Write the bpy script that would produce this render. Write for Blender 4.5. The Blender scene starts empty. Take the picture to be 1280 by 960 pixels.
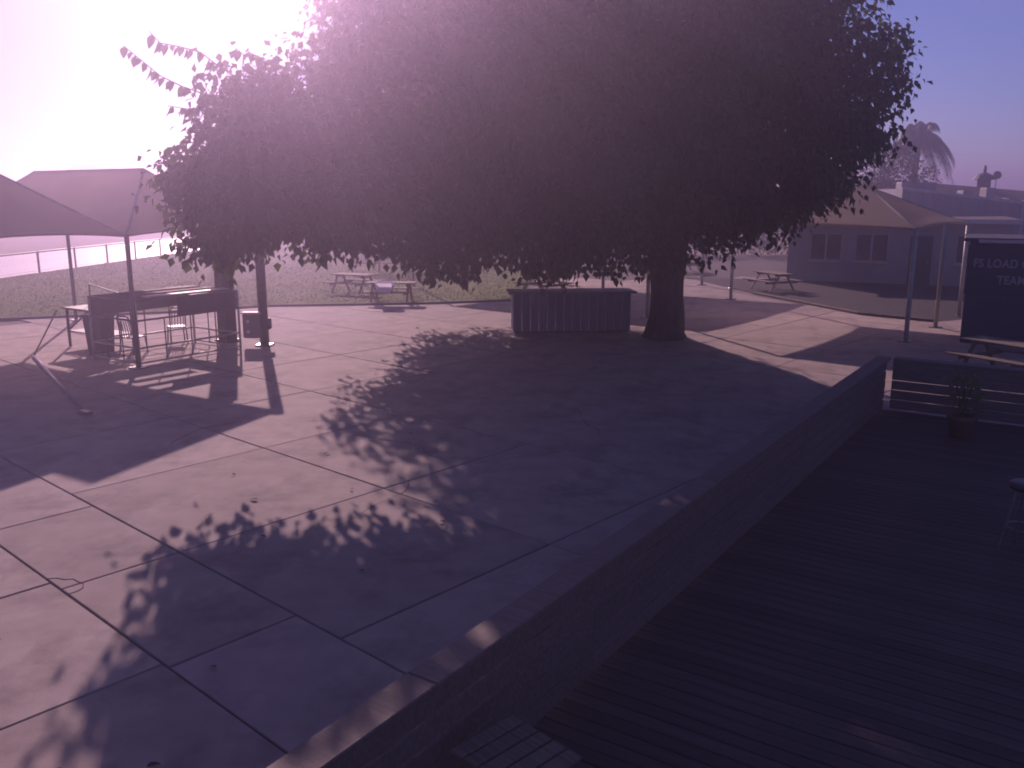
import bpy, math, random
import numpy as np
from mathutils import Vector, Matrix

R = math.radians
scene = bpy.context.scene
rnd = random.Random(11)

# ---------------------------------------------------------------- camera, sky, sun, exposure
SUN_EL, SUN_AZ = 21.7, -17.0          # degrees; azimuth measured from +Y, negative = left
cam_d = bpy.data.cameras.new('camera')
cam = bpy.data.objects.new('camera', cam_d)
scene.collection.objects.link(cam)
cam.location = (0, 0, 4)
cam.rotation_euler = (R(90 - 12.11), 0, 0)
cam_d.sensor_width = 36
cam_d.lens = 1100 / 1280 * 36
cam_d.clip_start = 0.05
cam_d.clip_end = 3000
scene.camera = cam

world = bpy.data.worlds.new('World')
scene.world = world
world.use_nodes = True
wn, wl = world.node_tree.nodes, world.node_tree.links
bg = wn['Background']
sky = wn.new('ShaderNodeTexSky')
sky.sky_type = 'NISHITA'
sky.sun_disc = False
sky.sun_elevation = R(SUN_EL)
sky.sun_rotation = R(SUN_AZ)
sky.altitude = 430
sky.air_density = 1.0
sky.dust_density = 0.12
sky.ozone_density = 5.0
tint = wn.new('ShaderNodeMixRGB')
tint.blend_type = 'MULTIPLY'
tint.inputs[0].default_value = 1.0
tint.inputs[2].default_value = (0.66, 0.66, 1.0, 1)      # the camera's violet rendering of the clear sky
wl.new(sky.outputs[0], tint.inputs[1])
wl.new(tint.outputs[0], bg.inputs[0])
bg.inputs[1].default_value = 0.064

sun_d = bpy.data.lights.new('sun', 'SUN')
sun_d.energy = 4.0
sun_d.angle = R(0.53)
sun_d.color = (1.0, 0.82, 0.83)
sun = bpy.data.objects.new('sun', sun_d)
scene.collection.objects.link(sun)
sv = Vector((math.sin(R(SUN_AZ)) * math.cos(R(SUN_EL)), math.cos(R(SUN_AZ)) * math.cos(R(SUN_EL)), math.sin(R(SUN_EL))))
sun.rotation_euler = sv.to_track_quat('Z', 'Y').to_euler()
sun.location = sv * 60

scene.view_settings.view_transform = 'Standard'
scene.view_settings.look = 'None'
scene.view_settings.gamma = 1
scene.view_settings.use_curve_mapping = False
scene.view_settings.exposure = 0.3
scene.view_settings.use_white_balance = True
scene.view_settings.white_balance_temperature = 7200
scene.view_settings.white_balance_tint = 38
scene.cycles.max_bounces = 6
scene.cycles.volume_bounces = 0
scene.cycles.transparent_max_bounces = 8
scene.cycles.use_denoising = True
scene.cycles.filter_width = 1.9

HAZE_DENSITY = 0.0076
HAZE_COLOR = (0.82, 0.70, 1.0)
HAZE_G = 0.80

# ---------------------------------------------------------------- helpers
col = scene.collection


def material(name, c1, c2=None, scale=6.0, rough=0.8, bump=0.0, bscale=40.0, metal=0.0, detail=6.0, spec=0.5,
             trans=0.0, stretch=None, stain=None, obj_var=0.0):
    m = bpy.data.materials.new(name)
    m.use_nodes = True
    nt = m.node_tree
    N, L = nt.nodes, nt.links
    b = N['Principled BSDF']
    out = N['Material Output']
    b.inputs['Roughness'].default_value = rough
    b.inputs['Metallic'].default_value = metal
    b.inputs['Specular IOR Level'].default_value = spec
    tc = N.new('ShaderNodeTexCoord')
    vec = tc.outputs['Object']
    if stretch:
        mp = N.new('ShaderNodeMapping')
        mp.inputs['Scale'].default_value = stretch
        L.new(vec, mp.inputs['Vector'])
        vec = mp.outputs[0]
    c2 = c2 or tuple(v * 0.75 for v in c1)
    nz = N.new('ShaderNodeTexNoise')
    nz.inputs['Scale'].default_value = scale
    nz.inputs['Detail'].default_value = detail
    L.new(vec, nz.inputs['Vector'])
    rp = N.new('ShaderNodeValToRGB')
    rp.color_ramp.elements[0].position = 0.32
    rp.color_ramp.elements[1].position = 0.68
    rp.color_ramp.elements[0].color = (*c2, 1)
    rp.color_ramp.elements[1].color = (*c1, 1)
    L.new(nz.outputs['Fac'], rp.inputs['Fac'])
    cout = rp.outputs['Color']
    if stain:
        scol, sscale, lo, hi = stain
        n2 = N.new('ShaderNodeTexNoise')
        n2.inputs['Scale'].default_value = sscale
        n2.inputs['Detail'].default_value = 8
        n2.inputs['Roughness'].default_value = 0.65
        L.new(tc.outputs['Object'], n2.inputs['Vector'])
        mr = N.new('ShaderNodeMapRange')
        mr.inputs['From Min'].default_value = lo
        mr.inputs['From Max'].default_value = hi
        L.new(n2.outputs['Fac'], mr.inputs['Value'])
        mx = N.new('ShaderNodeMixRGB')
        mx.inputs['Color2'].default_value = (*scol, 1)
        L.new(mr.outputs[0], mx.inputs['Fac'])
        L.new(cout, mx.inputs['Color1'])
        cout = mx.outputs[0]
    if obj_var:
        oi = N.new('ShaderNodeObjectInfo')
        mr = N.new('ShaderNodeMapRange')
        mr.inputs['To Min'].default_value = 1 - obj_var
        mr.inputs['To Max'].default_value = 1 + obj_var
        L.new(oi.outputs['Random'], mr.inputs['Value'])
        vm = N.new('ShaderNodeVectorMath')
        vm.operation = 'SCALE'
        L.new(cout, vm.inputs[0])
        L.new(mr.outputs[0], vm.inputs['Scale'])
        cout = vm.outputs[0]
    L.new(cout, b.inputs['Base Color'])
    if bump:
        n3 = N.new('ShaderNodeTexNoise')
        n3.inputs['Scale'].default_value = bscale
        n3.inputs['Detail'].default_value = 6
        L.new(vec, n3.inputs['Vector'])
        bp = N.new('ShaderNodeBump')
        bp.inputs['Strength'].default_value = bump
        bp.inputs['Distance'].default_value = 0.02
        L.new(n3.outputs['Fac'], bp.inputs['Height'])
        L.new(bp.outputs[0], b.inputs['Normal'])
    if trans:
        tr = N.new('ShaderNodeBsdfTranslucent')
        L.new(cout, tr.inputs['Color'])
        ms = N.new('ShaderNodeMixShader')
        ms.inputs[0].default_value = trans
        L.new(b.outputs[0], ms.inputs[1])
        L.new(tr.outputs[0], ms.inputs[2])
        L.new(ms.outputs[0], out.inputs['Surface'])
    return m


M = {}
M['concrete'] = material('concrete_paving', (0.41, 0.335, 0.30), (0.33, 0.265, 0.235), 2.2, 0.86, 0.28, 110, spec=0.25, stain=((0.18, 0.155, 0.14), 0.8, 0.50, 0.72), obj_var=0.10)
M['joint'] = material('joint_dirt', (0.07, 0.06, 0.05), None, 8, 0.95, 0.3, 30)
M['taxi'] = material('pale_taxiway', (0.52, 0.50, 0.47), (0.42, 0.40, 0.38), 0.4, 0.45, 0.1, 8, stretch=(3, 0.25, 1))
M['dirt'] = material('dry_dirt', (0.23, 0.19, 0.14), (0.16, 0.13, 0.09), 0.15, 0.95, 0.4, 3, stain=((0.12, 0.13, 0.06), 0.06, 0.5, 0.62))
M['lawn'] = material('lawn_soil', (0.07, 0.13, 0.015), (0.13, 0.155, 0.03), 0.3, 0.95, 0.3, 20, spec=0.1)
M['grass'] = material('grass_blades', (0.07, 0.14, 0.015), (0.13, 0.165, 0.03), 0.3, 0.9, trans=0.25, spec=0.15)
M['kerb'] = material('dark_edging', (0.16, 0.14, 0.12), None, 5, 0.9, 0.3, 30)
M['hill'] = material('distant_hill', (0.20, 0.17, 0.14), (0.14, 0.12, 0.10), 0.02, 1.0)
M['bark'] = material('bark', (0.11, 0.085, 0.065), (0.055, 0.042, 0.032), 7, 0.95, 1.0, 14, stretch=(1, 1, 0.3))
M['leaf'] = material('mulberry_leaf', (0.055, 0.095, 0.022), (0.085, 0.105, 0.03), 0.9, 0.5, trans=0.42)
M['palm'] = material('palm_leaf', (0.07, 0.10, 0.04), (0.05, 0.075, 0.03), 2, 0.5, trans=0.25)
M['shrub'] = material('yellow_green_leaf', (0.20, 0.21, 0.05), (0.12, 0.15, 0.04), 2, 0.55, trans=0.4)
M['bush'] = material('bush_leaf', (0.045, 0.07, 0.025), (0.03, 0.05, 0.017), 1.5, 0.75, trans=0.15, spec=0.2)
M['fabric_tan'] = material('tan_shade_fabric', (0.68, 0.61, 0.56), (0.61, 0.55, 0.50), 0.8, 0.85, 0.15, 120, trans=0.78)
M['fabric_tan_dim'] = material('dimmed_tan_shade_fabric', (0.60, 0.52, 0.46), (0.54, 0.47, 0.41), 0.8, 0.85, 0.15, 120, trans=0.74)  # tan cloth coloured darker, painting in the weaker glow on this roof
M['steel'] = material('grey_steel', (0.30, 0.29, 0.28), (0.20, 0.19, 0.18), 9, 0.42, 0.1, 40, metal=0.6)
M['pale_steel'] = material('pale_painted_steel', (0.52, 0.49, 0.44), (0.40, 0.37, 0.33), 6, 0.5, 0.1, 40)
M['dark_steel'] = material('dark_painted_steel', (0.06, 0.055, 0.055), (0.035, 0.03, 0.03), 8, 0.5, 0.15, 40)
M['dark_panel'] = material('dark_panel', (0.055, 0.05, 0.055), (0.035, 0.032, 0.035), 3, 0.6, 0.1, 20)
M['plastic'] = material('dark_plastic', (0.05, 0.05, 0.055), (0.03, 0.03, 0.035), 4, 0.45)
M['wood'] = material('weathered_wood', (0.26, 0.20, 0.15), (0.15, 0.115, 0.085), 3, 0.8, 0.5, 25, stretch=(1, 14, 14), obj_var=0.15)
M['deck'] = material('deck_board', (0.135, 0.09, 0.075), (0.09, 0.06, 0.05), 2.5, 0.75, 0.5, 25, stretch=(0.8, 10, 10), obj_var=0.22)
M['rail'] = material('rail_board', (0.21, 0.155, 0.135), (0.145, 0.105, 0.09), 2.5, 0.7, 0.4, 25, stretch=(1, 12, 12), obj_var=0.10)
M['tub'] = material('white_plastic_tub', (0.78, 0.76, 0.86), (0.70, 0.68, 0.78), 3, 0.4, trans=0.5)
M['metal_wall'] = material('corrugated_metal', (0.33, 0.32, 0.33), (0.24, 0.23, 0.24), 1.2, 0.55, 0.1, 20, stretch=(1, 1, 0.2))
M['roofing'] = material('dark_roofing', (0.13, 0.095, 0.085), (0.085, 0.06, 0.055), 1.5, 0.85, 0.3, 20)
M['stucco'] = material('pale_stucco', (0.36, 0.33, 0.31), (0.30, 0.27, 0.25), 1.5, 0.9, 0.4, 60)
M['trim'] = material('white_trim', (0.62, 0.59, 0.55), (0.5, 0.47, 0.44), 4, 0.6)
M['glass'] = material('dark_window_glass', (0.03, 0.035, 0.04), (0.02, 0.022, 0.026), 1, 0.08, spec=0.8)
M['navy'] = material('navy_board', (0.030, 0.032, 0.05), (0.022, 0.023, 0.036), 2, 0.6)
M['letters'] = material('grey_lettering', (0.34, 0.32, 0.34), (0.28, 0.26, 0.28), 20, 0.6)
M['hut'] = material('dark_blue_hut_wall', (0.06, 0.062, 0.085), (0.045, 0.046, 0.062), 2, 0.7, 0.1, 20)
M['rope'] = material('rope', (0.30, 0.26, 0.21), None, 20, 0.9)
M['terracotta'] = material('clay_pot', (0.22, 0.11, 0.07), (0.16, 0.08, 0.05), 5, 0.85)


class MB:
    """collects simple shapes into one mesh"""

    def __init__(s):
        s.v, s.f = [], []

    def add(s, v, f):
        o = len(s.v)
        s.v += [tuple(p) for p in v]
        s.f += [tuple(i + o for i in q) for q in f]
        return s

    def box(s, c, size, mat=None, bev=0.0):
        x, y, z = (d / 2 for d in size)
        if bev <= 0:
            v = [(sx * x, sy * y, sz * z) for sz in (-1, 1) for sx, sy in ((-1, -1), (1, -1), (1, 1), (-1, 1))]
            f = [(3, 2, 1, 0), (4, 5, 6, 7), (0, 1, 5, 4), (1, 2, 6, 5), (2, 3, 7, 6), (3, 0, 4, 7)]
        else:
            b = min(bev, x * .9, y * .9, z * .9)
            v = []
            for k, (zz, i) in enumerate(((-z, b), (-z + b, 0), (z - b, 0), (z, b))):
                v += [(-x + i, -y + i, zz), (x - i, -y + i, zz), (x - i, y - i, zz), (-x + i, y - i, zz)]
            f = [(3, 2, 1, 0), (12, 13, 14, 15)]
            for k in range(3):
                for j in range(4):
                    a, d = k * 4 + j, k * 4 + (j + 1) % 4
                    f.append((a, d, d + 4, a + 4))
        if mat is not None:
            v = [mat @ Vector(p) for p in v]
        v = [Vector(p) + Vector(c) for p in v]
        return s.add(v, f)

    def bar(s, a, b, w, h=None, up=(0, 0, 1), bev=0.0):
        a, b = Vector(a), Vector(b)
        d = b - a
        q = frame_mat(d, up)
        return s.box((a + b) / 2, (d.length, w, h or w), q, bev)

    def tube(s, pts, r, n=8, cap=True):
        pts = [Vector(p) for p in pts]
        rr = r if isinstance(r, (list, tuple)) else [r] * len(pts)
        v, f = [], []
        ref = None
        for i, p in enumerate(pts):
            d = (pts[min(i + 1, len(pts) - 1)] - pts[max(i - 1, 0)]).normalized()
            if ref is None:
                ref = d.orthogonal().normalized()
            ref = (ref - d * ref.dot(d))
            ref = ref.normalized() if ref.length > 1e-6 else d.orthogonal().normalized()
            o = d.cross(ref)
            for k in range(n):
                a = 2 * math.pi * k / n
                v.append(p + (ref * math.cos(a) + o * math.sin(a)) * rr[i])
        for i in range(len(pts) - 1):
            for k in range(n):
                a, b = i * n + k, i * n + (k + 1) % n
                f.append((a, b, b + n, a + n))
        if cap:
            f.append(tuple(range(n - 1, -1, -1)))
            f.append(tuple(range((len(pts) - 1) * n, len(pts) * n)))
        return s.add(v, f)

    def lathe(s, prof, c=(0, 0, 0), n=16):
        v, f = [], []
        for r, z in prof:
            for k in range(n):
                a = 2 * math.pi * k / n
                v.append((c[0] + r * math.cos(a), c[1] + r * math.sin(a), c[2] + z))
        for i in range(len(prof) - 1):
            for k in range(n):
                a, b = i * n + k, i * n + (k + 1) % n
                f.append((a, b, b + n, a + n))
        f.append(tuple(range(n - 1, -1, -1)))
        f.append(tuple(range((len(prof) - 1) * n, len(prof) * n)))
        return s.add(v, f)

    def build(s, name, mat, parent=None, smooth=False):
        me = bpy.data.meshes.new(name)
        me.from_pydata(s.v, [], s.f)
        me.update()
        if smooth:
            me.polygons.foreach_set('use_smooth', [True] * len(me.polygons))
        return link(name, me, mat, parent)


def frame_mat(d, up=(0, 0, 1)):
    x = d.normalized()
    up = Vector(up)
    if abs(x.dot(up)) > 0.999:
        up = Vector((1, 0, 0))
    y = up.cross(x).normalized()
    z = x.cross(y)
    return Matrix((x, y, z)).transposed()


def link(name, me, mat, parent=None):
    o = bpy.data.objects.new(name, me)
    if mat is not None and not me.materials:
        me.materials.append(M[mat] if isinstance(mat, str) else mat)
    col.objects.link(o)
    if parent is not None:
        o.parent = parent
    return o


def tag(o, label=None, cat=None, group=None, kind=None):
    if label:
        o['label'] = label
    if cat:
        o['category'] = cat
    if group:
        o['group'] = group
    if kind:
        o['kind'] = kind
    return o


def thing(name, label, cat, loc=(0, 0, 0), bearing=0.0, group=None):
    """Empty at the base of a thing; local +Y points along the bearing (degrees clockwise from world +Y)"""
    o = bpy.data.objects.new(name, None)
    col.objects.link(o)
    o.location = loc
    o.rotation_euler = (0, 0, -R(bearing))
    return tag(o, label, cat, group)


def dup(root, loc, bearing, label, scale=None):
    r = root.copy()
    col.objects.link(r)
    r.location = loc
    r.rotation_euler = (0, 0, -R(bearing))
    r['label'] = label
    if scale:
        r.scale = scale
    for ch in list(root.children):
        c = ch.copy()
        col.objects.link(c)
        c.parent = r
        for g in list(ch.children):
            d = g.copy()
            col.objects.link(d)
            d.parent = c
    return r


def bulk(name, verts, faces_n, faces, mat, parent=None, smooth=False):
    """big mesh from numpy arrays; all faces have faces_n corners"""
    me = bpy.data.meshes.new(name)
    nv, nf = len(verts), len(faces)
    me.vertices.add(nv)
    me.vertices.foreach_set('co', np.asarray(verts, dtype=np.float32).ravel())
    me.loops.add(nf * faces_n)
    me.loops.foreach_set('vertex_index', np.asarray(faces, dtype=np.int32).ravel())
    me.polygons.add(nf)
    me.polygons.foreach_set('loop_start', np.arange(0, nf * faces_n, faces_n, dtype=np.int32))
    me.update(calc_edges=True)
    me.validate()
    return link(name, me, mat, parent)


# ---------------------------------------------------------------- ground
def sheet(name, pts, z, mat, parent=None):
    return tag(MB().add([(x, y, z) for x, y in pts], [tuple(range(len(pts)))]).build(name, mat, parent), kind='structure')


GX = 400
sheet('ground', [(-GX, -40), (GX, -40), (GX, GX), (-GX, GX)], -0.06, 'dirt')


def strip_pts(off0, off1, y0=-30, y1=168):
    # long strips that run beside the fence, bearing about 4 degrees
    def X(y, o):
        return -27.0 + 0.062 * y - o
    return [(X(y0, off0), y0), (X(y1, off0), y1), (X(y1, off1), y1), (X(y0, off1), y0)]


sheet('taxiway', strip_pts(0.6, 11.5), -0.052, 'taxi')
sheet('runway', strip_pts(40, 75), -0.052, 'taxi')

# far hills
def hills():
    n = 150
    v, f = [], []
    rr = random.Random(3)
    for i in range(n + 1):
        a = R(-62 + 124 * i / n)
        h = 4.6 + .5 * math.sin(i * 0.31) + .5 * math.sin(i * 0.83 + 1) + rr.uniform(-0.25, 0.25)
        d = math.degrees(a)
        h += 5.4 * math.exp(-((d + 25.6) / 1.4) ** 2) + 4.4 * math.exp(-((d + 24.3) / 0.9) ** 2) + 5 * math.exp(-((d + 20) / 2.5) ** 2)
        for dist, k in ((172, 0.0), (182, 0.6), (194, 1.0), (240, 0.0)):
            v.append((dist * math.sin(a), dist * math.cos(a), -0.3 + h * k + (rr.uniform(-0.5, 0.5) if 0 < k < 1 else 0)))
    for i in range(n):
        for j in range(3):
            a = i * 4 + j
            f.append((a, a + 4, a + 5, a + 1))
    o = MB().add(v, f).build('hills', 'hill', smooth=True)
    tag(o, kind='structure')


hills()

# paving: slabs on a dark bed
sheet('paving_bed', [(-24, -6), (32, -6), (32, 52), (3, 62), (-24, 36)], -0.03, 'joint')
paving = MB().box((0, 0, 0), (0.5, 0.5, 0.02)).build('paving', 'joint')
paving.location = (0, 8, -0.045)
tag(paving, kind='structure')
E1 = Vector((math.sin(R(42)), math.cos(R(42)), 0))
E2 = Vector((-math.cos(R(42)), math.sin(R(42)), 0))
slab_mesh = {}


def slab(u0, u1, v0, v1):
    g = 0.008
    w, h = round(u1 - u0 - 2 * g, 2), round(v1 - v0 - 2 * g, 2)
    if (w, h) not in slab_mesh:
        o = MB().box((0, 0, 0), (w, h, 0.045), bev=0.008)
        me = bpy.data.meshes.new('slab')
        me.from_pydata(o.v, [], o.f)
        me.materials.append(M['concrete'])
        slab_mesh[(w, h)] = me
    c = E1 * ((u0 + u1) / 2) + E2 * ((v0 + v1) / 2)
    o = bpy.data.objects.new('slab', slab_mesh[(w, h)])
    col.objects.link(o)
    o.parent = paving
    o.location = (c.x, c.y - 8, 0.045 - 0.0225 + rnd.uniform(-0.004, 0.002))
    o.rotation_euler = (rnd.uniform(-.0008, .0008), rnd.uniform(-.0008, .0008), math.atan2(E1.y, E1.x))


def in_paving(c):
    if c.x < -17 or c.x > 21 or c.y < 2.5 or c.y > 43:
        return False
    if c.x < 2 and c.y > 35.5 + 0.25 * c.x:      # lawn
        return False
    if abs(c.x) > 0.72 * c.y + 3:
        return False
    if (c.x + 0.15) * .83 - (c.y - 5.44) * .557 > 1.6 and c.y < 17:   # below the deck
        return False
    return True


ub = [-6.2, -3.1, 0.2, 3.17, 4.48] + [4.48 + 3.02 * k for k in range(1, 14)]
for i in range(len(ub) - 1):
    u0, u1 = ub[i], ub[i + 1]
    if i == 2:
        off, st = 9.4, 2.45
    elif i == 3:
        off, st = 9.16, 2.3
    else:
        off, st = 9.16, 3.0
    for k in range(-16, 16):
        v0 = off + k * st
        c = E1 * ((u0 + u1) / 2) + E2 * (v0 + st / 2)
        if in_paving(c):
            slab(u0, u1, v0, v0 + st)

# cracked repair of mortar in the joint crossing
def crack():
    mb = MB()
    pts = [(-4.97, 8.74), (-4.86, 8.76), (-4.76, 8.72), (-4.68, 8.74), (-4.58, 8.66), (-4.52, 8.63), (-4.47, 8.52), (-4.49, 8.44), (-4.54, 8.38)]
    for a, b in zip(pts, pts[1:]):
        mb.bar((a[0], a[1], 0.0015), (b[0], b[1], 0.0015), 0.010, 0.004)
    o = mb.build('pavement_crack', 'joint', paving)
    o.location = (0, -8, 0.045)


crack()


def hairline(pts, w=.008):
    mb = MB()
    for a, b in zip(pts, pts[1:]):
        mb.bar((a[0], a[1], 0.001), (b[0], b[1], 0.001), w, 0.004)
    o = mb.build('pavement_crack', 'joint', paving)
    o.location = (0, -8, .045)


for k, (x, y, ang, n) in enumerate([(-2.2, 10.2, 20, 16), (-1.0, 13.0, -35, 18), (-5.6, 13.9, 10, 14), (-3.0, 18.2, 60, 20), (1.5, 14.5, -10, 16)]):
    q = random.Random(70 + k)
    pts = [(x, y)]
    a = R(ang)
    for _ in range(n):
        a += q.uniform(-.35, .35)
        pts.append((pts[-1][0] + .13 * math.sin(a), pts[-1][1] + .13 * math.cos(a)))
    hairline(pts)

M['shade_tone'] = material('painted_shade', (0.065, 0.058, 0.055), (0.045, 0.04, 0.038), 3, 0.92, 0.4, 60, spec=0.2)
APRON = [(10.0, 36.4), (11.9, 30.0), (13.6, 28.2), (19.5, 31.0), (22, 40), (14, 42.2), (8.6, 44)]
sheet('painted_shade_apron', APRON, 0.008, 'shade_tone')  # dark sheet paints shade onto the ground beyond the sunlit paving
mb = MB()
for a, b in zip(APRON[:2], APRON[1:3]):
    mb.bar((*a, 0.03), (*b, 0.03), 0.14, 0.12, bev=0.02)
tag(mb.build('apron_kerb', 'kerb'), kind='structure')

# lawn
LAWN = [(-23, 24.5), (-16.8, 28.65), (-11.2, 30.7), (-9.1, 32.2), (-3.3, 33.0), (0.2, 34.0), (1.5, 50), (-2, 100), (-11, 128), (-14.5, 122), (-19.8, 99), (-23.4, 64), (-25.0, 43.4), (-26, 24)]
sheet('lawn', LAWN, 0.03, 'lawn')
mb = MB()
for a, b in zip(LAWN[:5], LAWN[1:6]):
    mb.bar((*a, 0.02), (*b, 0.02), 0.16, 0.11, bev=0.02)
tag(mb.build('lawn_edging', 'kerb'), kind='structure')


def inside(px, py, poly):
    r = np.zeros(len(px), bool)
    n = len(poly)
    for i in range(n):
        x0, y0 = poly[i]
        x1, y1 = poly[(i + 1) % n]
        c = ((y0 > py) != (y1 > py))
        with np.errstate(divide='ignore', invalid='ignore'):
            xi = (x1 - x0) * (py - y0) / (y1 - y0 + 1e-12) + x0
        r ^= c & (px < xi)
    return r


def grass():
    g = np.random.default_rng(5)
    n = 260000
    y = 24 + (g.random(n) ** 1.9) * 100
    x = g.uniform(-26, 2, n)
    k = inside(x, y, LAWN)
    x, y = x[k][:80000], y[k][:80000]
    n = len(x)
    sc = 0.6 + 0.5 * np.clip((y - 25) / 40, 0, 1.6)
    a = g.uniform(0, math.tau, n)
    h = g.uniform(0.02, 0.065, n) * sc
    w = g.uniform(0.02, 0.05, n) * sc
    lx, ly = g.normal(0, 0.05, n), g.normal(0, 0.05, n)
    v = np.empty((n, 3, 3))
    v[:, 0] = np.stack([x - w * np.cos(a), y - w * np.sin(a), np.full(n, 0.025)], 1)
    v[:, 1] = np.stack([x + w * np.cos(a), y + w * np.sin(a), np.full(n, 0.025)], 1)
    v[:, 2] = np.stack([x + lx, y + ly, 0.03 + h], 1)
    o = bulk('grass', v.reshape(-1, 3), 3, np.arange(3 * n).reshape(-1, 3), 'grass')
    tag(o, 'short patchy green and straw grass of the lawn', 'grass', kind='stuff')


grass()

# ---------------------------------------------------------------- perimeter fence
def perimeter_fence():
    path = [(-26.2, 20), (-25.3, 43.4), (-23.7, 64), (-20.2, 99), (-15, 122), (-8, 134), (4, 138)]
    t = thing('chain_link_fence', 'low chain link fence with top rail between lawn and taxiway', 'fence', (path[1][0], path[1][1], 0))
    ox, oy = path[1]
    for a, b in zip(path, path[1:]):
        a, b = Vector((*a, 0)), Vector((*b, 0))
        n = max(1, round((b - a).length / 3.2))
        MB().tube([a + Vector((-ox, -oy, 1.07)), b + Vector((-ox, -oy, 1.07))], 0.045, 6).build('top_rail', 'dark_steel', t)
        MB().tube([a + Vector((-ox, -oy, 0.10)), b + Vector((-ox, -oy, 0.10))], 0.012, 5).build('bottom_wire', 'steel', t)
        for i in range(n):
            p = a.lerp(b, i / n) + Vector((-ox, -oy, 0))
            MB().tube([p + Vector((0, 0, -.08)), p + Vector((0, 0, 1.12))], 0.06, 6).build('post', 'dark_steel', t)
        # woven wire, drawn as diagonal strands
        m = MB()
        d = (b - a)
        L = d.length
        d.normalize()
        step = 0.35
        for i in range(int(L / step)):
            p = a + d * (i * step) + Vector((-ox, -oy, 0))
            for s in (1, -1):
                q0 = p + Vector((0, 0, 0.12 if s > 0 else 1.05))
                q1 = p + d * 0.93 + Vector((0, 0, 1.05 if s > 0 else 0.12))
                m.add([q0 - Vector((0, 0, .003)), q1 - Vector((0, 0, .003)), q1 + Vector((0, 0, .003)), q0 + Vector((0, 0, .003))], [(0, 1, 2, 3)])
        tag(m.build('wire_mesh', 'steel', t), kind='stuff')


perimeter_fence()

# ---------------------------------------------------------------- fabric shade canopies
def canopy(name, label, base, bearing, w, l, eave, peak, inset, fabric, post_r=0.07, posts=None, group='fabric shade canopies', postmat='pale_steel'):
    """local x = across (0..w along +x), y = along ridge (0..l).  base = one corner on the ground"""
    t = thing(name, label, 'canopy', base, bearing, group)

    def panel(nm, quad, seg=10, sag=0.10):
        # ruled, slightly sagging cloth between eave edge (quad[0]-quad[1]) and top edge (quad[3]-quad[2])
        a, b, c, d = (Vector(q) for q in quad)
        v, f = [], []
        for i in range(seg + 1):
            for j in range(seg + 1):
                s, u = i / seg, j / seg
                p = a.lerp(b, s).lerp(d.lerp(c, s), u)
                p.z -= sag * 4 * u * (1 - u) * (0.4 + 0.6 * 4 * s * (1 - s))
                p.z += 0.10 * (1 - u) * 4 * s * (1 - s)
                v.append(p)
        for i in range(seg):
            for j in range(seg):
                q = i * (seg + 1) + j
                f.append((q, q + seg + 1, q + seg + 2, q + 1))
        m = MB().add(v, f)
        o = m.build(nm, fabric, t, smooth=True)
        return o
    c0, c1, c2, c3 = (0, 0, eave), (w, 0, eave), (w, l, eave), (0, l, eave)
    r0, r1 = (w / 2, inset, peak), (w / 2, l - inset, peak)
    panel('roof_panel', (c3, c0, r0, r1))
    panel('roof_panel', (c1, c2, r1, r0))
    panel('roof_panel', (c0, c1, r0, r0))
    panel('roof_panel', (c2, c3, r1, r1))
    # cable hem and steel hips
    for a, b in ((c0, c1), (c1, c2), (c2, c3), (c3, c0)):
        a, b = Vector(a), Vector(b)
        pts = [a.lerp(b, i / 8) + Vector((0, 0, 0.10 * 4 * (i / 8) * (1 - i / 8) - 0.035)) for i in range(9)]
        MB().tube(pts, 0.035, 6).build('hem', fabric, t, smooth=True)
    for a, b in ((c0, r0), (c1, r0), (c2, r1), (c3, r1), (r0, r1)):
        MB().tube([Vector(a) - Vector((0, 0, .05)), Vector(b) - Vector((0, 0, .05))], 0.035, 6).build('rafter', 'steel', t)
    for (x, y) in (posts or [(0, 0), (w, 0), (w, l), (0, l)]):
        p = MB().tube([(x, y, -.05), (x, y, eave - 0.02)], post_r, 10).build('post', postmat, t, smooth=True)
        MB().box((x, y, 0.012), (0.32, 0.32, 0.03), bev=.006).build('base_plate', 'steel', p)
    return t


# left pair: the ridges run away to the far left (bearing -56.7)
B2 = -56.7
d1 = Vector((math.sin(R(33.3)), math.cos(R(33.3)), 0))
d2 = Vector((-math.cos(R(33.3)), math.sin(R(33.3)), 0))
C = Vector((-6.73, 23.65, 0))
base1 = C - d1 * 3.84
canopy('shade_canopy', 'tan fabric canopy beside the lawn, its thick corner post by the concrete joint', base1, B2, 3.84, 9.0, 3.13, 4.68, 1.92, 'fabric_tan', posts=[(0, 0), (0, 9.0), (3.84, 9.0)], post_r=0.055, postmat='dark_steel')
base2 = base1 - d1 * 4.04
canopy('shade_canopy', 'tan fabric canopy toned darker for shade, joined to the first one, over the lying pole', base2, B2, 4.0, 9.0, 3.13, 4.66, 1.95, 'fabric_tan_dim', posts=[(4.0, 9.0), (0, 9.0), (0, 0)], post_r=0.05, postmat='dark_steel')

# thick corner post with junction box
t = thing('corner_column', 'thick dark canopy post with a clamp box beside the lawn', 'post', (C.x, C.y, 0), 0)
MB().tube([(0, 0, -.05), (0, 0, 3.18)], 0.125, 12).build('shaft', 'dark_steel', t, smooth=True)
MB().box((0, 0, .02), (.42, .42, .05), bev=.01).build('base_plate', 'steel', t)
cb = MB().box((-0.30, -0.06, 0.55), (0.44, 0.18, 0.66), bev=.03).build('clamp_box', 'dark_panel', t)
MB().box((-0.28, -0.06, 0.90), (0.52, 0.22, 0.05), bev=.01).build('lid', 'trim', cb)
for z in (0.40, 0.68):
    MB().tube([(-0.38, -0.165, z), (-0.38, -0.13, z)], 0.045, 12).build('round_plate', 'trim', cb)
MB().box((0.15, -0.02, 0.6), (0.12, 0.14, 0.30), bev=.03).build('side_bracket', 'dark_panel', t)

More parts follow.
